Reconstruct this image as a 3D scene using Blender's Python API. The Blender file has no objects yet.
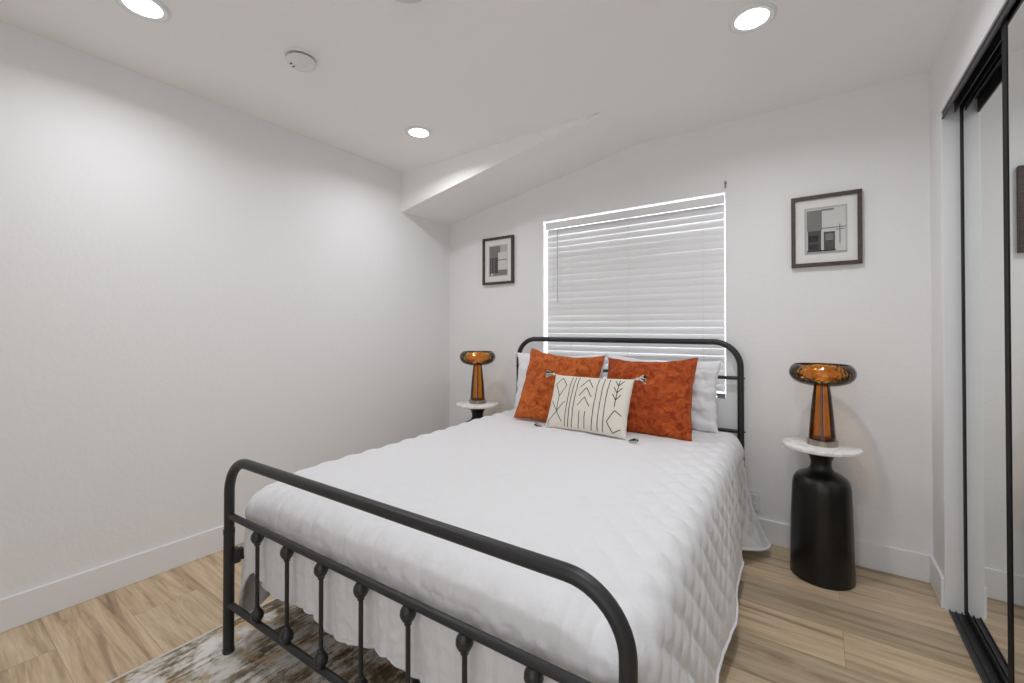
import bpy, bmesh, math, random
from math import sin, cos, pi, radians, sqrt
from mathutils import Vector, Matrix, noise

random.seed(7)
sc = bpy.context.scene
COL = sc.collection

# ------------------------------------------------------------------ camera
cam_d = bpy.data.cameras.new('camera')
cam = bpy.data.objects.new('camera', cam_d)
COL.objects.link(cam)
cam.location = (2.6672, -2.8425, 1.2091)
cam.rotation_euler = (radians(90.507), 0, radians(34.99))
cam_d.sensor_fit = 'HORIZONTAL'
cam_d.sensor_width = 36.0
cam_d.lens = 433.52 / 1024 * 36
cam_d.shift_y = -16.8 / 1024
cam_d.clip_start = 0.02
sc.camera = cam

# ------------------------------------------------------------------ world, lights, exposure
w = bpy.data.worlds.new('world')
sc.world = w
w.use_nodes = True
bg = w.node_tree.nodes['Background']
bg.inputs[0].default_value = (0.93, 0.97, 1.0, 1)
bg.inputs[1].default_value = 5.0

sc.view_settings.view_transform = 'Standard'
sc.view_settings.look = 'None'
sc.view_settings.exposure = 0.12
sc.view_settings.gamma = 1.0
sc.view_settings.use_curve_mapping = False
sc.cycles.use_denoising = True
sc.cycles.max_bounces = 12
sc.cycles.diffuse_bounces = 8
sc.cycles.transparent_max_bounces = 24
sc.cycles.caustics_reflective = True
sc.cycles.caustics_refractive = False

DOWNLIGHTS = [(0.638, -0.961), (2.467, -0.899), (0.576, -2.305), (2.467, -2.305)]
DOWN_W = 5.0        # watts of each ceiling downlight
FILL_W = 9.0          # watts of the unseen fill light added behind the camera


def area(name, loc, rot, sx, sy, power, color=(1, 1, 1), spread=180):
    ld = bpy.data.lights.new(name, 'AREA')
    ld.shape = 'RECTANGLE'
    ld.size, ld.size_y = sx, sy
    ld.energy = power
    ld.color = color
    ld.spread = radians(spread)
    o = bpy.data.objects.new(name, ld)
    o.location = loc
    o.rotation_euler = rot
    COL.objects.link(o)
    return o


area('added_fill_light', (2.45, -3.90, 1.35), (radians(90), 0, 0), 1.2, 2.0, FILL_W, (0.94, 0.965, 1.0))  # added soft fill; the front wall has no opening here
for lx, ly in DOWNLIGHTS:
    ld = bpy.data.lights.new('downlight_lamp', 'AREA')
    ld.shape = 'DISK'
    ld.size = 0.10
    ld.spread = radians(155)
    ld.energy = DOWN_W * (1.16 if lx > 1.5 else .94)
    ld.color = (0.955, 0.975, 1.0)
    o = bpy.data.objects.new('downlight_lamp', ld)
    o.location = (lx, ly, 2.4285)
    COL.objects.link(o)


# ------------------------------------------------------------------ materials
def mat(name, base=(.8, .8, .8), rough=.6, metal=0.0, spec=.5, sheen=0.0, coat=0.0):
    m = bpy.data.materials.new(name)
    m.use_nodes = True
    b = m.node_tree.nodes['Principled BSDF']
    b.inputs['Base Color'].default_value = (*base, 1)
    b.inputs['Roughness'].default_value = rough
    b.inputs['Metallic'].default_value = metal
    b.inputs['Specular IOR Level'].default_value = spec
    b.inputs['Sheen Weight'].default_value = sheen
    b.inputs['Coat Weight'].default_value = coat
    return m


def N(m, kind, **kw):
    n = m.node_tree.nodes.new(kind)
    for k, v in kw.items():
        setattr(n, k, v)
    return n


def LK(m, a, b):
    m.node_tree.links.new(a, b)


def coords(m, scale=(1, 1, 1), rot=(0, 0, 0), kind='Object'):
    tc = N(m, 'ShaderNodeTexCoord')
    mp = N(m, 'ShaderNodeMapping')
    mp.inputs['Scale'].default_value = scale
    mp.inputs['Rotation'].default_value = rot
    LK(m, tc.outputs[kind], mp.inputs['Vector'])
    return mp.outputs['Vector']


def noise_node(m, vec, scale, detail=4, rough=.5, dist=0):
    n = N(m, 'ShaderNodeTexNoise')
    n.inputs['Scale'].default_value = scale
    n.inputs['Detail'].default_value = detail
    n.inputs['Roughness'].default_value = rough
    n.inputs['Distortion'].default_value = dist
    LK(m, vec, n.inputs['Vector'])
    return n.outputs['Fac']


def ramp(m, fac, stops, interp='LINEAR'):
    r = N(m, 'ShaderNodeValToRGB')
    r.color_ramp.interpolation = interp
    els = r.color_ramp.elements
    while len(els) < len(stops):
        els.new(.5)
    for e, (p, c) in zip(els, stops):
        e.position = p
        e.color = (*c, 1) if len(c) == 3 else c
    LK(m, fac, r.inputs['Fac'])
    return r.outputs['Color']


def bump(m, height, strength=.3, dist=.01):
    b = N(m, 'ShaderNodeBump')
    b.inputs['Strength'].default_value = strength
    b.inputs['Distance'].default_value = dist
    LK(m, height, b.inputs['Height'])
    LK(m, b.outputs['Normal'], m.node_tree.nodes['Principled BSDF'].inputs['Normal'])


def mixc(m, fac, a, b, mode='MIX'):
    x = N(m, 'ShaderNodeMix', data_type='RGBA', blend_type=mode)
    if isinstance(fac, (int, float)):
        x.inputs[0].default_value = fac
    else:
        LK(m, fac, x.inputs[0])
    for sock, v in ((x.inputs[6], a), (x.inputs[7], b)):
        if isinstance(v, tuple):
            sock.default_value = (*v, 1)
        else:
            LK(m, v, sock)
    return x.outputs[2]


def to_base(m, c):
    LK(m, c, m.node_tree.nodes['Principled BSDF'].inputs['Base Color'])


M = {}
# painted, lightly textured plaster
m = M['wall'] = mat('wall_paint', (.83, .83, .835), .75, spec=.25)
v = coords(m)
bump(m, noise_node(m, v, 55, 5, .6), .35, .004)
m = M['ceiling'] = mat('ceiling_paint', (.92, .91, .895), .8, spec=.2)
v = coords(m)
bump(m, noise_node(m, v, 50, 4, .6), .25, .004)
m = M['trim'] = mat('trim_paint', (.82, .83, .85), .35)
m = M['plastic'] = mat('white_plastic', (.78, .78, .78), .35)
m = M['dark_gap'] = mat('dark_gap', (.03, .03, .03), .6)

# oak vinyl planks running across the room (along x)
m = M['floor'] = mat('oak_planks', (.4, .28, .18), .42, spec=.4)
v = coords(m)
br = N(m, 'ShaderNodeTexBrick')
br.offset = .37
br.offset_frequency = 2
br.inputs['Scale'].default_value = 1
br.inputs['Mortar Size'].default_value = .0008
br.inputs['Mortar Smooth'].default_value = 0
br.inputs['Bias'].default_value = 0
br.inputs['Brick Width'].default_value = 1.22
br.inputs['Row Height'].default_value = .228
br.inputs['Color1'].default_value = (0, 0, 0, 1)
br.inputs['Color2'].default_value = (1, 1, 1, 1)
br.inputs['Mortar'].default_value = (.5, .5, .5, 1)
mp = N(m, 'ShaderNodeMapping')
mp.inputs['Location'].default_value = (.91, .20, 0)
LK(m, v, mp.inputs['Vector'])
LK(m, mp.outputs['Vector'], br.inputs['Vector'])
# shift the grain per plank
sep = N(m, 'ShaderNodeSeparateColor')
LK(m, br.outputs['Color'], sep.inputs[0])
mul = N(m, 'ShaderNodeVectorMath', operation='SCALE')
mul.inputs[0].default_value = (13.0, 7.0, 5.0)
LK(m, sep.outputs[0], mul.inputs['Scale'])
add = N(m, 'ShaderNodeVectorMath', operation='ADD')
LK(m, v, add.inputs[0])
LK(m, mul.outputs[0], add.inputs[1])
g1 = N(m, 'ShaderNodeMapping')
g1.inputs['Scale'].default_value = .75 and (.8, 9, 1)
LK(m, add.outputs[0], g1.inputs['Vector'])
g2 = N(m, 'ShaderNodeMapping')
g2.inputs['Scale'].default_value = (5, 90, 1)
LK(m, add.outputs[0], g2.inputs['Vector'])
broad = noise_node(m, g1.outputs['Vector'], 1.2, 5, .6, 1.6)
fine = noise_node(m, g2.outputs['Vector'], 1.0, 4, .6, .3)
c = ramp(m, broad, [(.30, (.27, .190, .120)), (.40, (.45, .330, .212)), (.50, (.58, .445, .298)), (.72, (.68, .545, .385))])
c = mixc(m, .45, c, ramp(m, fine, [(.3, (.55, .55, .55)), (.7, (1.2, 1.2, 1.2))]), 'MULTIPLY')
c = mixc(m, .75, c, ramp(m, sep.outputs[0], [(0, (.66, .67, .68)), (.35, (1.0, 1.0, 1.0)), (1, (1.1, 1.06, 1.02))]), 'MULTIPLY')
fm = N(m, 'ShaderNodeMath', operation='MULTIPLY'); LK(m, br.outputs['Fac'], fm.inputs[0]); fm.inputs[1].default_value = .55
c = mixc(m, fm.outputs[0], c, (.11, .075, .05))
to_base(m, c)
bump(m, fine, .12, .002)

# distressed rug, streaks along the room's length
m = M['rug'] = mat('distressed_rug', (.5, .45, .4), .95, spec=.1, sheen=.2)
v = coords(m, (1, 1, 1))
sA = N(m, 'ShaderNodeMapping'); sA.inputs['Scale'].default_value = (46, 9, 1); LK(m, v, sA.inputs['Vector'])
sB = N(m, 'ShaderNodeMapping'); sB.inputs['Scale'].default_value = (240, 60, 1); LK(m, v, sB.inputs['Vector'])
nb = noise_node(m, v, 5.0, 4, .6, .8)
na = noise_node(m, sA.outputs['Vector'], 1.0, 4, .65, .8)
nf = noise_node(m, sB.outputs['Vector'], 1.0, 3, .6)
ng = noise_node(m, v, 9, 4, .65, .5)
mx = N(m, 'ShaderNodeMath', operation='MULTIPLY_ADD')
LK(m, nb, mx.inputs[0]); mx.inputs[1].default_value = .75
m2 = N(m, 'ShaderNodeMath', operation='MULTIPLY'); LK(m, na, m2.inputs[0]); m2.inputs[1].default_value = .62
LK(m, m2.outputs[0], mx.inputs[2])
m3 = N(m, 'ShaderNodeMath', operation='MULTIPLY_ADD'); LK(m, nf, m3.inputs[0]); m3.inputs[1].default_value = .30
LK(m, mx.outputs[0], m3.inputs[2])
c = ramp(m, m3.outputs[0], [(.64, (.075, .057, .038)), (.72, (.17, .130, .085)), (.78, (.31, .25, .175)), (.83, (.54, .50, .44)), (.93, (.76, .74, .71))])
gold = ramp(m, ng, [(.52, (0, 0, 0)), (.60, (1, 1, 1))])
c = mixc(m, gold, c, mixc(m, .75, c, (.80, .56, .26), 'MULTIPLY'))
to_base(m, c)
bump(m, nf, .6, .004)
M['rug_edge'] = mat('rug_binding', (.62, .59, .54), .9)

# powder-coated black metal
m = M['black_metal'] = mat('black_powder_coat', (.018, .018, .019), .42, spec=.5)
v = coords(m)
bump(m, noise_node(m, v, 260, 2), .08, .001)
M['track_metal'] = mat('black_track_metal', (.04, .04, .043), .4, .3)
M['track_dark'] = mat('track_channel', (.008, .008, .008), .55)
M['stile'] = mat('black_door_stile', (.010, .010, .011), .6, spec=.15)
M['mirror'] = mat('mirror', (.86, .88, .87), .0, 1.0)

# quilt cotton
m = M['quilt'] = mat('white_quilt_cotton', (.745, .743, .76), .85, spec=.15, sheen=.15)
v = coords(m)
n1 = noise_node(m, v, 38, 5, .62, .6)
bump(m, n1, .42, .006)
M['mattress'] = mat('mattress_ticking', (.7, .69, .66), .9)
m = M['white_cotton'] = mat('white_pillowcase', (.80, .80, .82), .85, spec=.15, sheen=.1)
v = coords(m)
bump(m, noise_node(m, v, 9, 4, .6, 1.2), .35, .012)

# crushed rust velvet
m = M['velvet'] = mat('rust_velvet', (.40, .085, .02), .8, spec=.2, sheen=.35)
m.node_tree.nodes['Principled BSDF'].inputs['Sheen Tint'].default_value = (1, .55, .3, 1)
m.node_tree.nodes['Principled BSDF'].inputs['Sheen Roughness'].default_value = .35
v = coords(m)
nv = noise_node(m, v, 17, 6, .72, 1.8)
to_base(m, ramp(m, nv, [(.30, (.22, .036, .009)), (.46, (.45, .090, .018)), (.58, (.58, .145, .032)), (.75, (.72, .23, .075))]))
bump(m, nv, .85, .016)
v2_ = M['velvet_deep'] = m.copy()
for n_ in v2_.node_tree.nodes:
    if n_.type == 'VALTORGB':
        for e_, c_ in zip(n_.color_ramp.elements, [(.15, .018, .005), (.36, .056, .012), (.49, .096, .020), (.66, .175, .05)]):
            e_.color = (*c_, 1)

m = M['lumbar'] = mat('cream_woven_cotton', (.74, .70, .62), .9, spec=.1)
v = coords(m)
bump(m, noise_node(m, v, 160, 2), .5, .002)
M['stitch'] = mat('charcoal_stitching', (.035, .035, .04), .9)
M['thread_white'] = mat('white_thread', (.72, .70, .66), .9)

# marble
m = M['marble'] = mat('white_marble', (.8, .8, .8), .22)
v = coords(m)
nm = noise_node(m, v, 9, 6, .65, 1.5)
to_base(m, ramp(m, nm, [(.40, (.84, .84, .83)), (.50, (.70, .70, .70)), (.54, (.86, .86, .85))]))
m = M['black_table'] = mat('satin_black_table', (.008, .0075, .0075), .30, spec=.42)
v = coords(m)
bump(m, noise_node(m, v, 60, 3), .10, .002)


# thin coloured glass: tinted see-through skin with a real specular coat
def thin_glass(name, tint, gloss_rough=.05, bumpy=0, ior=1.5):
    m = bpy.data.materials.new(name)
    m.use_nodes = True
    nt = m.node_tree
    nt.nodes.remove(nt.nodes['Principled BSDF'])
    out = nt.nodes['Material Output']
    tr = N(m, 'ShaderNodeBsdfTransparent')
    tr.inputs[0].default_value = (*tint, 1)
    gl = N(m, 'ShaderNodeBsdfGlossy')
    gl.inputs['Roughness'].default_value = gloss_rough
    gl.inputs['Color'].default_value = (1, 1, 1, 1)
    fr = N(m, 'ShaderNodeFresnel')
    fr.inputs[0].default_value = ior
    mx = N(m, 'ShaderNodeMixShader')
    LK(m, fr.outputs[0], mx.inputs[0])
    LK(m, tr.outputs[0], mx.inputs[1])
    LK(m, gl.outputs[0], mx.inputs[2])
    LK(m, mx.outputs[0], out.inputs[0])
    if bumpy:
        v = coords(m)
        vo = N(m, 'ShaderNodeTexVoronoi')
        vo.inputs['Scale'].default_value = 70
        LK(m, v, vo.inputs['Vector'])
        b = N(m, 'ShaderNodeBump')
        b.inputs['Strength'].default_value = bumpy
        b.inputs['Distance'].default_value = .01
        LK(m, vo.outputs['Distance'], b.inputs['Height'])
        LK(m, b.outputs[0], gl.inputs['Normal'])
        LK(m, b.outputs[0], fr.inputs['Normal'])
    return m


M['amber'] = thin_glass('amber_bowl_glass', (.93, .68, .30), .08, .2)
M['amber_deep'] = thin_glass('amber_stem_glass', (.84, .49, .12), .08)
M['pane'] = thin_glass('clear_glass', (.985, .985, .985), .02, 0, 1.12)
M['amber_core'] = mat('dark_amber_core', (.13, .045, .012), .35)
M['socket'] = mat('peach_frosted_cap', (.72, .42, .22), .4)
M['brass'] = mat('ribbed_nickel', (.42, .37, .30), .32, .9)

# picture materials
m = M['frame_wood'] = mat('dark_walnut', (.055, .036, .026), .45)
v = coords(m, (8, 8, 60))
to_base(m, ramp(m, noise_node(m, v, 3, 3), [(.3, (.035, .022, .016)), (.7, (.085, .058, .042))]))
M['mat_board'] = mat('mat_board', (.82, .81, .79), .8)
for nme, g in (('g_light', .50), ('g_pale', .66), ('g_mid', .22), ('g_dark', .075), ('g_black', .02)):
    M[nme] = mat('print_' + nme, (g, g * .985, g * .97), .7)

m = M['slat'] = mat('white_blind_slat', (.80, .80, .81), .45)
M['cord'] = mat('blind_cord', (.66, .66, .66), .8)
M['clear_wand'] = mat('blind_wand', (.52, .52, .53), .3)
M['rail_grey'] = mat('blind_rail_end', (.22, .22, .23), .5)
m = M['lamp_disc'] = mat('lamp_lens', (1, 1, 1), .5)
b = m.node_tree.nodes['Principled BSDF']
b.inputs['Emission Color'].default_value = (1, .99, .97, 1)
b.inputs['Emission Strength'].default_value = 6.0
M['frosted'] = mat('frosted_fixture', (.68, .68, .67), .4)


# ------------------------------------------------------------------ mesh helpers
class MB:
    """collects shapes into one mesh"""

    def __init__(s):
        s.v = []; s.f = []; s.mi = []; s.uv = None

    def add(s, vs, fs, mi=0):
        o = len(s.v)
        s.v += [tuple(x) for x in vs]
        s.f += [tuple(i + o for i in f) for f in fs]
        s.mi += [mi] * len(fs)
        return s

    def box(s, x0, x1, y0, y1, z0, z1, mi=0):
        vs = [(x, y, z) for x in (x0, x1) for y in (y0, y1) for z in (z0, z1)]
        fs = [(0, 1, 3, 2), (4, 6, 7, 5), (0, 4, 5, 1), (2, 3, 7, 6), (0, 2, 6, 4), (1, 5, 7, 3)]
        return s.add(vs, fs, mi)

    def tube(s, pts, r, n=16, cap=True, mi=0):
        pts = [Vector(p) for p in pts]
        rs = r if isinstance(r, (list, tuple)) else [r] * len(pts)
        vs = []; fs = []
        t0 = (pts[1] - pts[0]).normalized()
        ref = Vector((0, 0, 1)) if abs(t0.z) < .9 else Vector((0, 1, 0))
        u = t0.cross(ref).normalized()
        for i, p in enumerate(pts):
            if i == 0: t = t0
            elif i == len(pts) - 1: t = (pts[i] - pts[i - 1]).normalized()
            else: t = ((pts[i + 1] - p).normalized() + (p - pts[i - 1]).normalized()).normalized()
            u = (u - t * u.dot(t)).normalized()
            w_ = t.cross(u)
            for k in range(n):
                a = 2 * pi * k / n
                vs.append(p + (u * cos(a) + w_ * sin(a)) * rs[i])
        for i in range(len(pts) - 1):
            for k in range(n):
                k2 = (k + 1) % n
                fs.append((i * n + k, i * n + k2, (i + 1) * n + k2, (i + 1) * n + k))
        if cap:
            fs.append(tuple(reversed(range(n))))
            fs.append(tuple((len(pts) - 1) * n + k for k in range(n)))
        return s.add(vs, fs, mi)

    def lathe(s, prof, c=(0, 0, 0), n=48, rib=None, mi=0, axis='Z'):
        """prof: list of (r,z); ends with r=0 are closed by a pole"""
        vs = []; fs = []; rings = []
        for r, z in prof:
            if r < 1e-6:
                rings.append([len(vs)]); vs.append((0, 0, z))
            else:
                ring = []
                for k in range(n):
                    a = 2 * pi * k / n
                    rr = r * (rib(a) if rib else 1)
                    ring.append(len(vs)); vs.append((rr * cos(a), rr * sin(a), z))
                rings.append(ring)
        for A, B in zip(rings[:-1], rings[1:]):
            for k in range(n):
                k2 = (k + 1) % n
                if len(A) == 1 and len(B) == 1: continue
                if len(A) == 1: fs.append((A[0], B[k2], B[k]))
                elif len(B) == 1: fs.append((A[k], A[k2], B[0]))
                else: fs.append((A[k], A[k2], B[k2], B[k]))
        if axis == 'Y':
            vs = [(x, z, y) for x, y, z in vs]
        vs = [(x + c[0], y + c[1], z + c[2]) for x, y, z in vs]
        return s.add(vs, fs, mi)

    def build(s, name, mats, parent=None, loc=None, smooth=35, weld=0, bevel=0, solid=0, normals=True):
        me = bpy.data.meshes.new(name)
        me.from_pydata(s.v, [], s.f)
        if not isinstance(mats, (list, tuple)): mats = [mats]
        for m_ in mats: me.materials.append(m_)
        for p, i in zip(me.polygons, s.mi): p.material_index = i
        if weld or normals:
            bm = bmesh.new(); bm.from_mesh(me)
            if weld: bmesh.ops.remove_doubles(bm, verts=bm.verts, dist=weld)
            if normals: bmesh.ops.recalc_face_normals(bm, faces=bm.faces)
            bm.to_mesh(me); bm.free()
        if smooth:
            for p in me.polygons: p.use_smooth = True
            me.set_sharp_from_angle(angle=radians(smooth))
        o = bpy.data.objects.new(name, me)
        COL.objects.link(o)
        if parent: o.parent = parent
        if loc is not None: o.location = loc
        if bevel:
            b_ = o.modifiers.new('bevel', 'BEVEL'); b_.width = bevel; b_.segments = 2; b_.limit_method = 'ANGLE'
        if solid:
            b_ = o.modifiers.new('solidify', 'SOLIDIFY'); b_.thickness = solid; b_.offset = -1
        return o


def tag(o, label, cat, group=None):
    o['label'] = label; o['category'] = cat
    if group: o['group'] = group
    return o


def struct(o):
    o['kind'] = 'structure'
    return o


def empty(name, loc=(0, 0, 0), rz=0):
    o = bpy.data.objects.new(name, None)
    o.empty_display_size = .1
    o.location = loc; o.rotation_euler = (0, 0, rz)
    COL.objects.link(o)
    return o


def copy_tree(o, parent=None):
    c_ = o.copy()
    COL.objects.link(c_)
    c_.parent = parent
    for ch in list(o.children):
        copy_tree(ch, c_)
    return c_


# ------------------------------------------------------------------ room shell
W, H, YF = 3.12, 2.44, -4.0
WX0, WX1, WZ0, WZ1 = .966, 2.23, .79, 2.025
struct(MB().box(-.12, 3.9, YF - .12, .15, -.08, 0).build('floor', M['floor'], smooth=0))
struct(MB().box(-.12, 0, YF, .15, 0, H + .1).build('wall_left', M['wall'], smooth=0))
b = MB()
b.box(0, WX0, 0, .15, 0, H + .1); b.box(WX1, 3.9, 0, .15, 0, H + .1)
b.box(WX0, WX1, 0, .15, 0, WZ0); b.box(WX0, WX1, 0, .15, WZ1, H + .1)
struct(b.build('wall_back', M['wall'], smooth=0, weld=1e-4))
struct(MB().box(-.12, 3.9, YF - .12, YF, 0, H + .1).build('wall_front', M['wall'], smooth=0))
OY0, OY1, OZ = -.232, -2.65, 2.184
b = MB()
b.box(W, W + .12, OY0, 0, 0, H + .1)
b.box(W, W + .12, OY1, OY0, OZ, H + .1)
b.box(W, W + .12, YF, OY1, 0, H + .1)
b.box(W + .66, W + .78, YF, 0, 0, H + .1)
struct(b.build('wall_right', M['wall'], smooth=0, weld=1e-4))

# ceiling with the boxed slope that drops towards the left wall over the back of the room
b = MB()
b.box(0, 3.9, YF, .15, H, H + .1)
xs, zl, yf = 1.70, 2.13, -.548
n = 24
vs = []; fs = []
for i in range(n + 1):
    x = xs * i / n
    z = zl + (H - zl) * i / n
    # the slope eases into the flat ceiling
    z = min(z, H - .001)
    vs += [(x, yf, z), (x, 0, z), (x, yf + .008, H), (x, 0, H)]
for i in range(n):
    a, c_ = i * 4, i * 4 + 4
    fs += [(a, a + 1, c_ + 1, c_), (a, c_, c_ + 2, a + 2)]
b.add(vs, fs)
struct(b.build('ceiling', M['ceiling'], smooth=12, normals=False))


def board(x0, x1, y0, y1, h=.131):
    return MB().box(x0, x1, y0, y1, 0, h)


struct(board(.0, .013, YF, 0).build('baseboard_left', M['trim'], bevel=.003, smooth=0))
struct(board(.013, W - .013, -.013, 0).build('baseboard_back', M['trim'], bevel=.003, smooth=0))
b = board(W - .013, W, OY0 + .0005, 0)
b.box(W - .013, W, YF, OY1 - .012, 0, .131)
struct(b.build('baseboard_right', M['trim'], bevel=.003, smooth=0))
struct(board(.013, W - .013, YF, YF + .013).build('baseboard_front', M['trim'], bevel=.003, smooth=0))

# closet opening: white jamb boards, black tracks, two sliding mirror doors
b = MB()
b.box(W - .003, W + .17, OY0 - .014, OY0, 0, OZ)
b.box(W - .003, W + .17, OY1, OY1 + .014, 0, OZ)
b.box(W - .003, W + .17, OY1, OY0, OZ - .006, OZ)
b.box(W - .006, W + .0015, OY1, OY0, OZ - .042, OZ - .006)
struct(b.build('trim_1', M['trim'], bevel=.002, smooth=0))
TY0, TY1 = OY0 - .014, OY1 + .014
b = MB()
b.box(W + .002, W + .0045, TY1, TY0, OZ - .066, OZ - .006)        # fascia
b.box(W + .0045, W + .10, TY1, TY0, OZ - .010, OZ - .006, 1)
b.box(W + .038, W + .041, TY1, TY0, OZ - .052, OZ - .010)
b.box(W + .096, W + .10, TY1, TY0, OZ - .060, OZ - .010)
b.box(W - .001, W + .0045, TY1, TY0, OZ - .070, OZ - .064)
struct(b.build('trim_2', [M['track_metal'], M['track_dark']], smooth=0))
b = MB()
b.box(W + .008, W + .090, TY1, TY0, 0, .004)
for x in (.008, .028, .046, .068, .087):
    b.box(W + x, W + x + .003, TY1, TY0, .004, .012)
struct(b.build('trim_3', M['track_metal'], smooth=0))


def mirror_door(name, x, y0, y1):
    d = empty(name, (x, (y0 + y1) / 2, .012))
    hw = abs(y1 - y0) / 2
    z1 = OZ - .040
    t = .009
    b = MB()
    for s in (-1, 1):
        ya, yb = sorted((s * hw, s * (hw - .040)))
        b.box(-t, t, ya, yb, 0, z1)
    b.box(-t, t, -hw + .040, hw - .040, 0, .030)
    b.box(-t, t, -hw + .040, hw - .040, z1 - .030, z1)
    b.build('door_frame', M['stile'], d, bevel=.0015, smooth=0)
    MB().box(-.007, -.001, -hw + .040, hw - .040, .030, z1 - .030).build('mirror_glass', M['mirror'], d, smooth=0)
    return struct(d)


mirror_door('door_1', W + .063, TY0 - .002, -1.56)
mirror_door('door_2', W + .018, -.940, -2.25)

# window: reveal frame, sash and glass behind the blind
wroot = struct(empty('window_1', ((WX0 + WX1) / 2, .11, WZ0)))
b = MB(); hw = (WX1 - WX0) / 2; hh = WZ1 - WZ0
for (x0, x1, z0, z1) in ((-hw, -hw + .016, 0, hh), (hw - .016, hw, 0, hh), (-hw + .016, hw - .016, 0, .016), (-hw + .016, hw - .016, hh - .016, hh), (-.014, .014, .016, hh - .016)):
    b.box(x0, x1, -.02, .02, z0, z1)
b.build('window_frame', M['trim'], wroot, bevel=.002, smooth=0)
MB().box(-hw + .016, hw - .016, -.003, .003, .016, hh - .016).build('window_pane', M['pane'], wroot, smooth=0)

# ------------------------------------------------------------------ blind
BY = .036
blind = tag(empty('window_blind', ((WX0 + WX1) / 2 + .0065, BY, WZ0)), 'closed white horizontal slat blind filling the window behind the headboard', 'blind')
bw = hw - .0155
b = MB()
b.box(-bw, bw, -.026, .004, hh - .060, hh - .016)
b.build('headrail', M['slat'], blind, bevel=.003, smooth=0)
MB().box(-bw, bw, -.034, -.028, hh - .066, hh - .015).build('valance', M['slat'], blind, bevel=.002, smooth=0)
b = MB()
pitch = .0435
ztop = hh - .085
ns = 26
for k in range(ns):
    zc = ztop - k * pitch
    if k < 4: th = radians(75.5 + k * .8)
    elif k < 14: th = radians(83 + 2.0 * sin(k * 2.1))
    else: th = radians(max(74.5, 82 - (k - 14) * 1.2))
    sk = .0016 * sin(k * 1.7)
    m_ = 7
    vs = []
    for i in range(m_ + 1):
        t = (i / m_ - .5) * .0515
        crown = .0028 * (1 - (2 * i / m_ - 1) ** 2)
        for x, s in ((-bw, -1), (bw, 1)):
            # room-side edge down
            yy = t * cos(th) - crown * sin(th)
            zz = t * sin(th) + crown * cos(th)
            vs.append((x, yy, zc + zz + s * sk))
    for i in range(m_ + 1):
        t = (i / m_ - .5) * .0515
        crown = .0028 * (1 - (2 * i / m_ - 1) ** 2) - .0022
        for x, s in ((-bw, -1), (bw, 1)):
            yy = t * cos(th) - crown * sin(th)
            zz = t * sin(th) + crown * cos(th)
            vs.append((x, yy, zc + zz + s * sk))
    o2 = (m_ + 1) * 2
    fs = []
    for i in range(m_):
        fs.append((2 * i, 2 * i + 1, 2 * i + 3, 2 * i + 2))
        fs.append((o2 + 2 * i, o2 + 2 * i + 2, o2 + 2 * i + 3, o2 + 2 * i + 1))
    fs += [(0, o2, o2 + 1, 1), (2 * m_, 2 * m_ + 1, o2 + 2 * m_ + 1, o2 + 2 * m_)]
    fs.append(tuple([2 * i for i in range(m_ + 1)] + [o2 + 2 * i for i in reversed(range(m_ + 1))]))
    fs.append(tuple([2 * i + 1 for i in reversed(range(m_ + 1))] + [o2 + 2 * i + 1 for i in range(m_ + 1)]))
    b.add(vs, fs)
b.build('slats', M['slat'], blind, smooth=40)
zb = ztop - ns * pitch + .004
MB().box(-bw, bw, -.025, .025, zb - .012, zb + .006).build('bottom_rail', M['slat'], blind, bevel=.003, smooth=0)
b = MB()
b.box(bw - .040, bw + .004, -.028, -.0255, zb - .030, zb + .006)
b.build('rail_end_cap', M['rail_grey'], blind, bevel=.001, smooth=0)['label'] = 'grey end cap of bottom rail'
for xx in (-.40, .03, .50):
    MB().tube([(xx, -.0325, hh - .07), (xx, -.0325, zb)], .0009, 6).build('ladder_cord', M['cord'], blind)
MB().tube([(-.512, -.036, hh - .08), (-.512, -.038, hh - .62)], .0036, 8).build('tilt_wand', M['clear_wand'], blind)
MB().tube([(-.548, -.034, hh - .06), (-.546, -.036, hh - .56)], .0012, 6).build('pull_cord', M['cord'], blind)

b = MB()
b.box(-.004, .004, -.010, 0, -.020, .022)
b.box(-.007, .007, -.004, 0, .004, .014)
tag(b.build('metal_clip', M['rail_grey'], loc=(WX1 + .002, 0, 2.066), bevel=.001, smooth=0),
    'tiny dark metal clip on the wall above the top right corner of the blind', 'clip')

# ------------------------------------------------------------------ ceiling fittings
def downlight(loc, label):
    r = tag(empty('recessed_downlight', loc), label, 'ceiling light', 'recessed ceiling downlights')
    b = MB()
    b.lathe([(.060, -.001), (.060, -.006), (.076, -.010), (.084, -.006), (.086, 0)], n=48)
    b.build('trim_ring', M['plastic'], r)
    MB().lathe([(0, -.006), (.058, -.006), (.060, -.003), (0, -.003)], n=48).build('lens', M['lamp_disc'], r)
    return r


DL = ['lit round recessed downlight close to the boxed ceiling slope, left of the blind',
      'lit round recessed downlight on the right, nearest the mirrored closet',
      'lit round recessed downlight at the top left, nearest the long bare wall',
      'lit round recessed downlight behind the photographer, near the mirrored closet']
for (x, y), l in zip(DOWNLIGHTS, DL):
    downlight((x, y, H), l)

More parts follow.
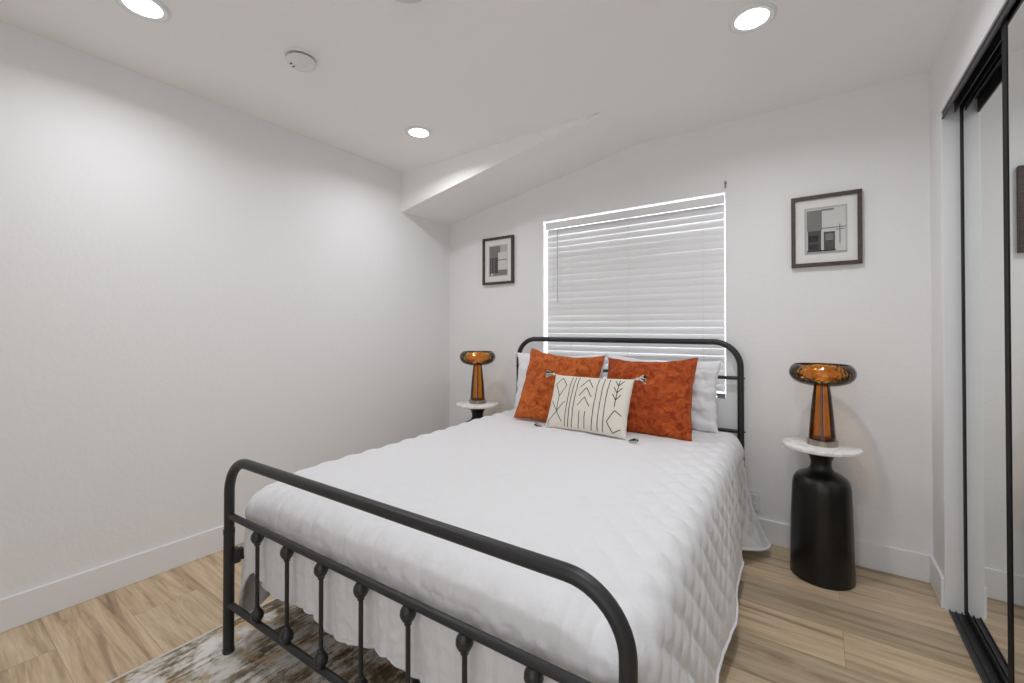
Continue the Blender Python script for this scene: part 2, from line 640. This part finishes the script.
sd = tag(empty('smoke_detector', (.765, -1.790, H)), 'round white smoke detector on the ceiling, left of centre', 'smoke detector')
MB().lathe([(0, 0), (.078, 0), (.078, -.006), (.074, -.012), (.058, -.013), (.058, -.019), (0, -.019)]).build('mounting_plate', M['plastic'], sd)
MB().lathe([(0, -.016), (.0635, -.016), (.0635, -.0205), (0, -.0205)]).build('vent_ring', M['dark_gap'], sd)['label'] = 'dark vent gap'
MB().lathe([(0, -.019), (.066, -.019), (.070, -.024), (.069, -.034), (.060, -.043), (.045, -.046), (.022, -.046), (.020, -.049), (0, -.050)]).build('cover', M['plastic'], sd)
MB().lathe([(0, 0), (.006, 0), (.006, -.003), (0, -.003)], c=(-.022, -.040, -.0445), n=16).build('indicator', M['dark_gap'], sd)
MB().box(-.046, -.026, -.022, -.016, -.047, -.044).build('test_slot', M['dark_gap'], sd, smooth=0)

sd.scale = (.89, .89, .89)
cf = tag(empty('ceiling_fixture', (1.480, -1.815, H)), 'pale round ceiling fixture cut off by the top edge of the picture', 'ceiling fixture')
MB().lathe([(0, 0), (.092, 0), (.092, -.012), (.086, -.016), (0, -.016)]).build('base_plate', M['frosted'], cf)
MB().lathe([(0, -.016), (.078, -.016), (.072, -.026), (.045, -.034), (0, -.037)]).build('dome', M['frosted'], cf)

# outlet on the back wall
ol = tag(empty('wall_outlet', (2.373, 0, .2225)), 'white double wall outlet low on the back wall beside the bed', 'outlet')
MB().box(-.036, .036, -.006, 0, -.058, .058).build('cover_plate', M['plastic'], ol, bevel=.002, smooth=0)
for dz in (-.024, .024):
    s_ = MB().box(-.017, .017, -.009, -.006, dz - .015, dz + .015).build('socket', M['trim'], ol, bevel=.002, smooth=0)
    b = MB()
    b.box(-.008, -.006, -.0095, -.009, dz - .002, dz + .007); b.box(.006, .008, -.0095, -.009, dz - .002, dz + .007)
    b.box(-.002, .002, -.0095, -.009, dz - .010, dz - .006)
    b.build('socket_slots', M['dark_gap'], s_, smooth=0)

# ------------------------------------------------------------------ rug
RX0, RX1, RY0, RY1 = .697, 2.30, -3.40, -1.745
b = MB()
nx, ny = 60, 60
vs = []; fs = []
for j in range(ny + 1):
    for i in range(nx + 1):
        x = RX0 + (RX1 - RX0) * i / nx; y = RY0 + (RY1 - RY0) * j / ny
        vs.append((x + .004 * noise.noise(Vector((0, y * 3, 0))), y, .008 + .0012 * noise.noise(Vector((x * 9, y * 9, 1)))))
for j in range(ny):
    for i in range(nx):
        a = j * (nx + 1) + i
        fs.append((a, a + 1, a + nx + 2, a + nx + 1))
b.add(vs, fs)
rug = b.build('area_rug', M['rug'], solid=.0075)
tag(rug, 'distressed cream brown and gold area rug under the foot of the bed', 'rug')
b = MB()
e = .007
b.box(RX0 - e, RX0 + .004, RY0, RY1 + e, .0005, .0095); b.box(RX1 - .004, RX1 + e, RY0, RY1 + e, .0005, .0095)
b.box(RX0 + .004, RX1 - .004, RY1 - .004, RY1 + e, .0005, .0095)
b.build('binding', M['rug_edge'], rug, bevel=.002, smooth=0)['label'] = 'pale woven edge binding'

# ------------------------------------------------------------------ bed
BA = radians(2.0)
HWB, HLB = .755, 1.015
bx0, by0 = .874, -2.118
BC = (bx0 + HWB * cos(BA) - HLB * sin(BA), by0 + HWB * sin(BA) + HLB * cos(BA))
bed = tag(empty('metal_bed', (BC[0], BC[1], 0), BA), 'black metal bed frame with rounded headboard and footboard tubes', 'bed')


def arch(v, ztop_, R, zb_, r):
    pts = [(-HWB, v, zb_), (-HWB, v, ztop_ - R)]
    for k in range(1, 13):
        a = pi / 2 * k / 12
        pts.append((-HWB + R - R * cos(a), v, ztop_ - R + R * sin(a)))
    for k in range(0, 13):
        a = pi / 2 * k / 12
        pts.append((HWB - R + R * sin(a), v, ztop_ - R + R * cos(a)))
    pts.append((HWB, v, zb_))
    return MB().tube(pts, r, 24)


def knob_prof(z, up):
    # small turned casting that joins a spindle to a rail; z = rail side, up=+1 grows upward
    P = [(0, 0), (.012, 0), (.0150, .005), (.0195, .012), (.0208, .018), (.0202, .0215), (.0212, .024), (.0202, .0265), (.0190, .031), (.0150, .038), (.0110, .042), (.0098, .047), (.0100, .049), (.0068, .051), (0, .051)]
    return [(r, z + up * dz) for r, dz in P]


def board_part(v, ztop_, R, rails, sp_z, zfoot, x0, step, count, rr):
    arch(v, ztop_, R, .45, .0172).build('arched_tube', M['black_metal'], bed)
    for s in (-1, 1):
        b = MB().tube([(s * HWB, v, zfoot + .012), (s * HWB, v, .452)], .0182, 24)
        leg = b.build('leg', M['black_metal'], bed)
        MB().lathe([(0, 0), (.0195, 0), (.0195, .014), (0, .014)], c=(s * HWB, v, zfoot), n=24).build('foot_cap', M['dark_gap'], leg)
        b = MB().lathe([(.0182, -.009), (.0194, -.008), (.0194, .008), (.0182, .009)], c=(s * HWB, v, .455), n=24)
        b.build('collar', M['black_metal'], leg)
    for z in rails:
        r_ = MB().tube([(-HWB + .010, v, z), (HWB - .010, v, z)], rr, 16).build('cross_rail', M['black_metal'], bed)
        for s in (-1, 1):
            MB().lathe([(0, -.004), (.006, -.003), (.007, 0), (.006, .003), (0, .004)], c=(s * (HWB + .0185), v, z), n=12).build('rail_bolt', M['black_metal'], r_)
    zlo, zhi = sp_z
    for k in range(count):
        x = -HWB + x0 + step * k
        sp = MB().tube([(x, v, zlo + .03), (x, v, zhi - .03)], .0066, 12).build('spindle', M['black_metal'], bed)
        MB().lathe(knob_prof(zhi - rr * .6, -1), c=(x, v, 0), n=20).build('upper_knob', M['black_metal'], sp)
        MB().lathe(knob_prof(zlo + rr * .6, 1), c=(x, v, 0), n=20).build('lower_knob', M['black_metal'], sp)


board_part(-HLB, .724, .125, (.514, .187), (.187, .514), .0095, .203, .1845, 7, .0118)
board_part(HLB, 1.130, .145, (.922, .614), (.614, .922), 0.0, .203, .1845, 7, .0105)
for s in (-1, 1):
    MB().box(s * .735 - .012, s * .735 + .012, -HLB + .022, HLB - .022, .345, .385).build('side_rail', M['black_metal'], bed, bevel=.002, smooth=0)
    for v_ in (-1, 1):
        b = MB().box(s * .735 - .016, s * .735 + .016, v_ * (HLB - .015) - .010, v_ * (HLB - .015) + .010, .340, .392)
        b.build('rail_bracket', M['black_metal'], bed, bevel=.003, smooth=0)
for k in range(11):
    y = -.93 + k * .186
    MB().box(-.722, .722, y - .016, y + .016, .372, .380).build('cross_slat', M['black_metal'], bed, smooth=0)
MB().box(-.015, .015, -HLB + .10, HLB - .10, .342, .370).build('centre_beam', M['black_metal'], bed, smooth=0)
for y, zf in ((-.80, .0095), (0, 0), (.80, 0)):
    MB().tube([(0, y, zf), (0, y, .345)], .014, 16).build('centre_leg', M['black_metal'], bed)


def to_world(x, y, z=0):
    return (BC[0] + x * cos(BA) - y * sin(BA), BC[1] + x * sin(BA) + y * cos(BA), z)


# mattress (seen only from under the quilt's edges)
mat_o = empty('bed_mattress', (BC[0], BC[1], .381), BA)
b = MB()


def rrect(hx, hy, r, n=6):
    P = []
    for cx_, cy_, a0 in ((hx - r, hy - r, 0), (-hx + r, hy - r, 90), (-hx + r, -hy + r, 180), (hx - r, -hy + r, 270)):
        for k in range(n + 1):
            a = radians(a0 + 90 * k / n)
            P.append((cx_ + r * cos(a), cy_ + r * sin(a)))
    return P


vs = []; fs = []
prof = [(-.02, 0), (-.006, .005), (0, .02), (0, .175), (-.010, .198), (-.03, .208)]
P0 = rrect(.700, .925, .08)
for d, z in prof:
    for (x, y) in rrect(.700 + d, .925 + d, .08):
        vs.append((x, y - .010, z))
n = len(P0)
for j in range(len(prof) - 1):
    for k in range(n):
        fs.append((j * n + k, j * n + (k + 1) % n, (j + 1) * n + (k + 1) % n, (j + 1) * n + k))
fs.append(tuple(reversed(range(n)))); fs.append(tuple((len(prof) - 1) * n + k for k in range(n)))
b.add(vs, fs)
b.build('mattress_body', M['mattress'], mat_o)
tag(mat_o, 'thick mattress lying on the black bed frame beneath the white quilt', 'mattress')

# ------------------------------------------------------------------ quilt
QHX, QV0, QV1 = .772, -.985, .905     # outline of the top: half width, foot edge, head edge
QZ = .628
RC = .10                              # corner radius in plan
stations = []                         # outline stations: (x, y, nx, ny, region 0=left 1=foot 2=right, s)
ns_side, ns_foot, ns_c = 200, 300, 20
for i in range(ns_side):
    t = i / ns_side
    stations.append((-QHX, QV1 + (QV0 + RC - QV1) * t, -1, 0))
for k in range(ns_c):
    a = pi + pi / 2 * k / ns_c
    stations.append((-QHX + RC + RC * cos(a), QV0 + RC + RC * sin(a), cos(a), sin(a)))
for i in range(ns_foot):
    t = i / ns_foot
    stations.append((-QHX + RC + (2 * QHX - 2 * RC) * t, QV0, 0, -1))
for k in range(ns_c):
    a = -pi / 2 + pi / 2 * k / ns_c
    stations.append((QHX - RC + RC * cos(a), QV0 + RC + RC * sin(a), cos(a), sin(a)))
for i in range(ns_side + 1):
    t = i / ns_side
    stations.append((QHX, QV0 + RC + (QV1 - QV0 - RC) * t, 1, 0))


def smooth01(x):
    x = max(0, min(1, x))
    return x * x * (3 - 2 * x)


def puff(X, Y, pitch_=.118):
    # diamond quilting: cushions between two families of diagonal stitch lines
    a = (X + Y) / pitch_
    c_ = (X - Y) / pitch_
    fa = abs(sin(pi * a)); fc = abs(sin(pi * c_))
    return (fa ** .55) * (fc ** .55)


def nz(x, y, z=0.0):
    return noise.noise(Vector((x, y, z)))


NT, NE, ND = 64, 8, 46      # rings over the top, over the rounded edge, down the drop
ER = .085                   # edge rounding
verts = []; uvs = []
for (x, y, nx_, ny_) in stations:
    col = []
    side = abs(nx_); foot = max(0, -ny_)
    right = max(0, nx_); left = max(0, -nx_)
    s_len = y if side > .5 else x
    corner = 4 * side * side * foot * foot          # 1 in the middle of the corner
    near_foot = smooth01((QV0 + .42 - y) / .42) * side
    # height of the hem above the floor
    hem = foot * foot * (.285 + .014 * sin(x * 17 + 1) + .010 * sin(x * 7)) \
        + left * left * (.150 - .055 * near_foot + .012 * sin(y * 15)) \
        + right * right * (.115 + .010 * sin(y * 13) - .055 * smooth01((y - .45) / .45))
    hem -= corner * .05
    chan = (abs(sin(pi * (x + .016 * nz(x * 5, 0, 8)) / .060)) ** .45 - .65) * (.7 + .6 * nz(x * 6, 1, 5))
    # spine
    ys = min(max(y, QV0 + .70), QV1)
    spine = Vector((0.0, ys))
    inner = Vector((x - nx_ * ER, y - ny_ * ER))
    for k in range(NT + 1):
        t = (k / NT)
        p = spine.lerp(inner, t)
        X, Y = p.x, p.y
        crown = .020 * (1 - (X / QHX) ** 2) * (1 - max(0, (abs(Y) - .3) / .75) ** 2)
        edge = smooth01(1 - (QHX - abs(X)) / .34)
        edge_f = smooth01(1 - (Y - QV0) / .22)
        amp = .0022 + .0075 * edge * smooth01((X + .2) / .6) + .003 * edge + .002 * edge_f
        z = QZ + crown + amp * (puff(X, Y) - .5)
        z += .006 * nz(X * 2.2, Y * 2.2, 3) + .0025 * nz(X * 9, Y * 9, 5)
        z += .0035 * edge_f * nz(X * 26, Y * 10, 7)
        z -= .012 * edge_f * edge_f + .012 * smooth01(1 - (QHX - abs(X)) / .24)
        z -= .034 * smooth01(1 - sqrt((QHX - abs(X)) ** 2 + (Y - QV0) ** 2) / .30)
        z += .005 * edge_f * nz(X * 14, Y * 14, 11) + .007 * edge_f * edge_f * chan * foot * t
        col.append((X, Y, z)); uvs.append((X, Y))
    zc0 = col[-1][2]
    flare_r = right * (.030 + .012 * smooth01((y + .9) / 1.2))
    for k in range(1, NE + 1):
        a = pi / 2 * k / NE
        X = inner.x + nx_ * ER * sin(a); Y = inner.y + ny_ * ER * sin(a)
        z = zc0 - ER * (1 - cos(a))
        cx_ = x + nx_ * ER * (k / NE) * .5; cy_ = y + ny_ * ER * (k / NE) * .5
        pf = (puff(x + nx_ * (a * ER - ER), y + ny_ * (a * ER - ER)) - .5)
        am = (.0095 * right + .006 * left + .004 * foot)
        am2 = am * pf * sin(a)
        wr = (.007 * foot * nz(x * 24, k * .15, 9) + .013 * foot * chan) * sin(a)
        col.append((X + nx_ * (am2 + wr), Y + ny_ * (am2 + wr), z + am * pf * cos(a)))
    zt = col[-1][2]
    for k in range(1, ND + 1):
        t = k / ND
        drop = (zt - hem) * t
        z = zt - drop
        cl = ER * .57 + drop
        pf = puff(x + nx_ * cl, y + ny_ * cl) - .5
        fold_s = sin(s_len * 8.0 + 1.2 * sin(s_len * 3.1) + 0.8) * .012 + nz(s_len * 4.5, t * 1.5, 2) * .014
        fold_f = nz(x * 7, t * 1.2, 4) * .010
        # vertical stitched channels on the foot drop
        out = 0
        out += right * (flare_r * t ** .8 + fold_s * t * .8 + .0105 * pf * (1 - .8 * t ** 4))
        out += left * (.040 * t ** .7 + fold_s * .9 * t + .007 * pf)
        out += foot * (-.014 * t ** .5 + fold_f * t + .010 * chan + .006 * nz(x * 30, z * 14, 1) + .004 * nz(x * 60, z * 40, 1))
        out += corner * .006 * t
        out += .0020 * nz(X * 30, Y * 30, z * 30)
        # recess, then flare of the loose rear corner on the right side
        if right > .5:
            q = smooth01((y - .48) / .14)
            out += t * (-.055 * q) + t ** 2.3 * .135 * smooth01((y - .60) / .28)
        col.append((inner.x + nx_ * (ER + out), inner.y + ny_ * (ER + out), z))
    verts.append(col)
b = MB()
nr = len(verts[0]); nsx = len(verts)
vs = [p for c_ in verts for p in c_]
fs = []
for i in range(nsx - 1):
    for k in range(nr - 1):
        a = i * nr + k
        fs.append((a, a + 1, a + nr + 1, a + nr))
b.add(vs, fs)
quilt = b.build('bed_quilt', M['quilt'], loc=(BC[0], BC[1], 0), smooth=80, weld=2e-4, solid=.007)
quilt.rotation_euler = (0, 0, BA)
# make sure normals point up/out
if quilt.data.polygons[10].normal.z < 0:
    quilt.data.flip_normals()
tag(quilt, 'white diamond-stitched quilt spread over the bed and hanging down its sides', 'quilt')
# hem binding
b = MB()
hp = [Vector(c_[-1]) for c_ in verts]
b.tube([p + Vector((0, 0, .002)) for p in hp[::2]] + [hp[-1] + Vector((0, 0, .002))], .0062, 8)
rear = [Vector(p) for p in verts[-1][NT - 6:]]
b.tube(rear[::2] + [rear[-1]], .0060, 8)
hb_ = b.build('hem_binding', M['quilt'], quilt)


# ------------------------------------------------------------------ pillows
def pillow_fn(w_, h_, T, k=.10, pw=.42, seed=0, wr=.006, sag=0.0, wf=7):
    def f(a, b_, side):
        ea = abs(a); eb = abs(b_)
        x = w_ / 2 * a * (1 - k * (1 - b_ * b_) * ea ** 2)
        y = h_ / 2 * b_ * (1 - k * (1 - a * a) * eb ** 2)
        if sag and b_ > 0:
            y -= sag * (1 - a * a) * b_ ** 2
        th = T / 2 * max(0, (1 - a * a) * (1 - b_ * b_)) ** pw
        env = max(0, (1 - a ** 4) * (1 - b_ ** 4))
        n_ = noise.fractal(Vector((a * w_ * wf + seed, b_ * h_ * wf, side * 3.0 + seed)), 1.0, 2.0, 3)
        # creases running in from the corners
        cr = sin((ea - eb) * 10 + seed) * (ea * eb) ** 1.5
        d = (wr * n_ + wr * .6 * cr) * env
        e_ = .35 * wr * (noise.noise(Vector((a * 5 + seed, b_ * 5, 9))))
        return Vector((x + e_, side * (th + d), y + e_))
    return f


def pillow_mesh(f, n=56):
    b = MB()
    for side in (-1, 1):
        vs = []
        for j in range(n + 1):
            for i in range(n + 1):
                a = -cos(pi * i / n); c_ = -cos(pi * j / n)
                a = .55 * a + .45 * (2 * i / n - 1); c_ = .55 * c_ + .45 * (2 * j / n - 1)
                vs.append(f(a, c_, side))
        fs = []
        for j in range(n):
            for i in range(n):
                q = j * (n + 1) + i
                fs.append((q, q + 1, q + n + 2, q + n + 1) if side < 0 else (q, q + n + 1, q + n + 2, q + 1))
        b.add(vs, fs)
    return b


def place(o, bx, by, z0, h_, yaw, lean, roll=0):
    """stand a pillow (local: x right, z up, y thickness) on its lower edge and lean it towards the wall"""
    yaw, lean, roll = radians(yaw), radians(lean), radians(roll)
    Rm = Matrix.Rotation(yaw, 4, 'Z') @ Matrix.Rotation(-lean, 4, 'X') @ Matrix.Rotation(-roll, 4, 'Y')
    up = (Matrix.Rotation(yaw, 4, 'Z') @ Matrix.Rotation(-lean, 4, 'X')) @ Vector((0, 0, 1))
    loc = Vector((bx, by, z0)) + up * h_ / 2
    o.matrix_world = Matrix.Translation(loc) @ Rm


def pillow(name, mat_, w_, h_, T, pos, label, group, seed, **kw):
    f = pillow_fn(w_, h_, T, seed=seed, **kw)
    b = pillow_mesh(f)
    o = b.build(name, mat_, smooth=80, weld=1e-5)
    # piped seam
    sb = MB()
    ring = []
    K = 40
    for i in range(K): ring.append(f(-1 + 2 * i / K, -1, 1))
    for i in range(K): ring.append(f(1, -1 + 2 * i / K, 1))
    for i in range(K): ring.append(f(1 - 2 * i / K, 1, 1))
    for i in range(K + 1): ring.append(f(-1, 1 - 2 * i / K, 1))
    for p in ring: p.y = 0
    sb.tube(ring, .0022, 6, cap=False)
    sb.build('seam', mat_, o)
    place(o, *pos)
    if label: tag(o, label, 'pillow', group)
    return o, f


pillow('bed_pillow', M['white_cotton'], .68, .41, .15, (1.212, -.245, .636, .41, 2, 9, 1.0),
       'white sleeping pillow at the left of the headboard, mostly behind a rust cushion', 'white sleeping pillows against the headboard', 3.3, k=.06, wr=.020, wf=5, sag=.015)
pillow('bed_pillow', M['white_cotton'], .68, .41, .15, (1.888, -.215, .632, .41, 1, 9, -1.5),
       'white sleeping pillow at the right of the headboard, its creased side showing', 'white sleeping pillows against the headboard', 8.1, k=.07, wr=.034, wf=6, sag=.015)
pillow('throw_cushion', M['velvet'], .50, .47, .15, (1.380, -.575, .632, .47, 8.4, 24, -4.6),
       'rust velvet square cushion on the left, tilted behind the cream cushion', 'rust velvet square cushions', 1.7, k=.07, wr=.017, sag=.02, wf=9)
pillow('throw_cushion', M['velvet_deep'], .52, .49, .15, (1.884, -.530, .626, .49, 1.2, 33, 2.4),
       'deeper rust velvet square cushion on the right, in front of the creased white pillow', 'rust velvet square cushions', 5.2, k=.07, wr=.019, sag=.02, wf=9)

# cream lumbar cushion with stitched motifs and corner tassels
LW, LH = .495, .315
f = pillow_fn(LW, LH, .10, seed=2.2, k=.05, wr=.005, pw=.36)
b = pillow_mesh(f, 60)
lines = []


def pl(*pts): lines.append(pts)


# coordinates in 0..1 across, 0..1 down
for x in (.275, .320, .370, .630, .700, .765): pl((x, .02), (x, .98))
# left column: diamond and cross
pl((.135, .06), (.225, .20), (.135, .42), (.045, .20), (.135, .06)); pl((.135, .42), (.135, .72))
pl((.030, .52), (.235, .90)); pl((.235, .52), (.030, .90))
pl((.03, .90), (.03, .98))
# centre column: stacked chevrons and two bars
for y0 in (.05, .22, .40): pl((.420, y0 + .17), (.500, y0), (.580, y0 + .17))
pl((.460, .66), (.460, .98)); pl((.535, .66), (.535, .98))
# right column: arrow and diamonds
pl((.880, .03), (.880, .52))
for y0 in (.12, .25, .38): pl((.830, y0 - .08), (.880, y0 + .02), (.930, y0 - .08))
pl((.975, .66), (.890, .58), (.805, .78), (.880, .97), (.975, .88))
sw = .0023
for pts in lines:
    for (x0, y0), (x1, y1) in zip(pts[:-1], pts[1:]):
        L_ = sqrt(((x1 - x0) * LW) ** 2 + ((y1 - y0) * LH) ** 2)
        nseg = max(2, int(L_ / .006))
        # short dashes of thread
        row = []
        for i in range(nseg + 1):
            t = i / nseg
            a = (x0 + (x1 - x0) * t) * 1.92 - .96; c_ = .96 - (y0 + (y1 - y0) * t) * 1.92
            row.append(f(a, c_, -1))
        dirv = (row[-1] - row[0]).normalized()
        vs = []
        for i, p in enumerate(row):
            e1 = Vector((-dirv.z, 0, dirv.x)) * sw
            eps = 1e-3
            a = (x0 + (x1 - x0) * i / nseg) * 1.92 - .96; c_ = .96 - (y0 + (y1 - y0) * i / nseg) * 1.92
            nn = (f(a + eps, c_, -1) - p).cross(f(a, c_ + eps, -1) - p)
            nn = nn.normalized() if nn.length > 0 else Vector((0, -1, 0))
            if nn.y > 0: nn = -nn
            off = nn * .0022
            e1 = (e1 - nn * e1.dot(nn))
            vs += [p + e1 + nn * .0004, p + off, p - e1 + nn * .0004]
        fs = []
        for i in range(nseg):
            q = i * 3
            fs += [(q, q + 1, q + 4, q + 3), (q + 1, q + 2, q + 5, q + 4)]
        b.add(vs, fs, 1)
lum = b.build('lumbar_cushion', [M['lumbar'], M['stitch']], smooth=80)
rt = random.Random(4)
for sx, sz in ((-1, 1), (1, 1), (-1, -1), (1, -1)):
    b = MB()
    base = Vector((sx * LW / 2, 0, sz * LH / 2))
    # tassels: upper ones stick out sideways, lower ones lie on the quilt
    d0 = Vector((sx * .95, -.15, .10 if sz > 0 else -.05)).normalized()
    b.tube([base - d0 * .004, base + d0 * .010], .0025, 8, mi=1)
    kc = base + d0 * .014
    b.lathe([(0, -.008), (.006, -.006), (.0085, 0), (.006, .006), (0, .008)], c=tuple(kc), n=14, mi=1)
    for k in range(34):
        dd = (d0 + Vector((rt.uniform(-.25, .25), rt.uniform(-.45, .25), rt.uniform(-.5, .42)))).normalized()
        if sz < 0: dd.z = rt.uniform(.0, .32); dd.normalize()
        p0 = kc + dd * .004
        p1 = kc + dd * rt.uniform(.024, .032)
        p2 = kc + dd * rt.uniform(.044, .056) + Vector((0, 0, -.006 if sz > 0 else 0))
        b.tube([p0, p1, p2], .0024, 5, mi=0 if k % 3 else 1)
    b.build('tassel', [M['stitch'], M['thread_white']], lum)['label'] = 'black and white thread tassel'
place(lum, 1.635, -.705, .646, LH, -5.0, 22, 1.0)
tag(lum, 'cream oblong cushion with charcoal line pattern and corner tassels', 'pillow')


# ------------------------------------------------------------------ side tables and lamps
def side_table(x, y, label):
    r = tag(empty('side_table', (x, y, 0)), label, 'side table', 'black pedestal side tables with marble tops')
    prof = [(0, 0), (.128, 0), (.1315, .004), (.1315, .012), (.129, .14), (.1265, .28), (.122, .400), (.120, .440), (.115, .465), (.105, .484), (.090, .496),
            (.070, .505), (.055, .514), (.046, .528), (.0425, .545), (.044, .562), (.050, .580), (.062, .598), (.0, .598)]
    MB().lathe(prof, n=72).build('pedestal', M['black_table'], r, smooth=50)
    MB().lathe([(0, .598), (.062, .598), (.100, .606), (.106, .612), (.106, .620), (0, .620)], n=64).build('support_plate', M['black_table'], r)
    MB().lathe([(0, .620), (.156, .620), (.1620, .624), (.1630, .630), (.1620, .636), (.156, .640), (0, .640)], n=96).build('table_top', M['marble'], r)
    return r


def table_lamp(x, y, label):
    r = tag(empty('table_lamp', (x, y, .640)), label, 'lamp', 'amber glass mushroom lamps')
    rib = lambda a: 1 + .025 * (1 if sin(a * 22) > 0 else -1)
    MB().lathe([(0, 0), (.062, 0), (.062, .024), (.058, .026), (0, .026)], n=176, rib=rib).build('base_ring', M['brass'], r, smooth=0)
    # stem: hollow tapering tube of deep amber glass
    st = [(.056, .026), (.0545, .05), (.050, .11), (.0445, .18), (.0385, .24), (.034, .278), (.033, .294)]
    MB().lathe(st, n=56).build('glass_stem', M['amber_deep'], r, smooth=60)
    MB().lathe([(0, .027), (.050, .027), (.050, .033), (.012, .036), (.0055, .044), (.0055, .290), (0, .290)], n=32).build('inner_rod', M['amber_core'], r)
    MB().lathe([(0, .296), (.034, .296), (.033, .309), (.026, .320), (.014, .327), (0, .329)], n=40).build('frosted_cap', M['socket'], r)
    # wide shallow bowl, open at the top
    outer = [(.030, .288), (.060, .290), (.090, .297), (.115, .309), (.130, .326), (.137, .345), (.136, .363), (.129, .379), (.120, .389), (.114, .393)]
    inner = [(.111, .392), (.114, .387), (.124, .375), (.131, .361), (.132, .345), (.125, .328), (.111, .313), (.088, .302), (.060, .295), (.034, .294)]
    MB().lathe(outer + inner, n=80).build('glass_bowl', M['amber'], r, smooth=60)
    return r


TR = (2.686, -.222)
TLp = (.545, -.270)
side_table(*TR, 'black pedestal side table with round marble top, right of the bed')
side_table(*TLp, 'black pedestal side table with round marble top, in the left corner behind the bed')
table_lamp(TR[0] + .005, TR[1], 'amber glass lamp with shallow bowl on the right side table')
table_lamp(TLp[0], TLp[1], 'amber glass lamp with shallow bowl on the left corner table')


# ------------------------------------------------------------------ framed pictures
def picture(x0, x1, z0, z1, shapes, label):
    cx_, cz_ = (x0 + x1) / 2, (z0 + z1) / 2
    r = tag(empty('framed_picture', (cx_, 0, cz_)), label, 'picture')
    w2, h2 = (x1 - x0) / 2, (z1 - z0) / 2
    fw, dp = .019, .026
    # mitred frame
    b = MB()
    O = [(-w2, -h2), (w2, -h2), (w2, h2), (-w2, h2)]
    I = [(-w2 + fw, -h2 + fw), (w2 - fw, -h2 + fw), (w2 - fw, h2 - fw), (-w2 + fw, h2 - fw)]
    for k in range(4):
        k2 = (k + 1) % 4
        q = [O[k], O[k2], I[k2], I[k]]
        vs = [(p[0], -dp, p[1]) for p in q] + [(p[0], -.002, p[1]) for p in q]
        b.add(vs, [(0, 1, 2, 3), (7, 6, 5, 4), (0, 4, 5, 1), (1, 5, 6, 2), (2, 6, 7, 3), (3, 7, 4, 0)])
    b.build('frame', M['frame_wood'], r, bevel=.0015, smooth=0)
    MB().box(-w2 + fw, w2 - fw, -.012, -.008, -h2 + fw, h2 - fw).build('mat_board', M['mat_board'], r, smooth=0)
    mw, mh = .041, .046
    px0, px1, pz0, pz1 = -w2 + fw + mw, w2 - fw - mw, -h2 + fw + mh, h2 - fw - mh
    b = MB()
    mats_ = [M['g_light'], M['g_pale'], M['g_mid'], M['g_dark'], M['g_black']]
    b.box(px0, px1, -.0135, -.012, pz0, pz1, 0)
    for i, (a0, a1, b0, b1, mi) in enumerate(shapes):
        b.box(px0 + (px1 - px0) * a0, px0 + (px1 - px0) * a1, -.0137 - .0001 * i, -.0134, pz1 - (pz1 - pz0) * b1, pz1 - (pz1 - pz0) * b0, mi)
    b.build('print', mats_, r, smooth=0)
    MB().box(-w2 + fw, w2 - fw, -.019, -.0175, -h2 + fw, h2 - fw).build('glass_pane', M['pane'], r, smooth=0)
    return r


picture(2.561, 2.865, 1.541, 1.921,
        [(.06, .96, .04, .96, 1), (.06, .42, .06, .50, 2), (.42, .70, .05, .09, 2), (.06, .98, .45, .47, 2), (.08, .40, .50, .94, 3), (.10, .34, .60, .74, 4), (.10, .34, .78, .90, 4),
         (.46, .72, .54, .92, 3), (.50, .68, .58, .72, 2), (.06, .74, .92, .95, 4), (.82, .845, .40, .80, 2), (.74, .94, .50, .515, 2), (.05, .98, .965, .975, 2)],
        'square-ish dark wood frame with grey abstract print, on the wall right of the window')
picture(.393, .703, 1.571, 1.955,
        [(.05, .62, .03, .97, 2), (.62, .98, .03, .28, 0), (.50, .98, .24, .80, 1), (.05, .50, .40, .90, 3), (.12, .16, .40, .90, 2), (.27, .31, .40, .90, 2), (.50, .98, .47, .50, 2), (.50, .98, .80, .97, 2), (.12, .24, .90, .96, 1)],
        'dark wood frame with grey abstract print, on the wall left of the window')
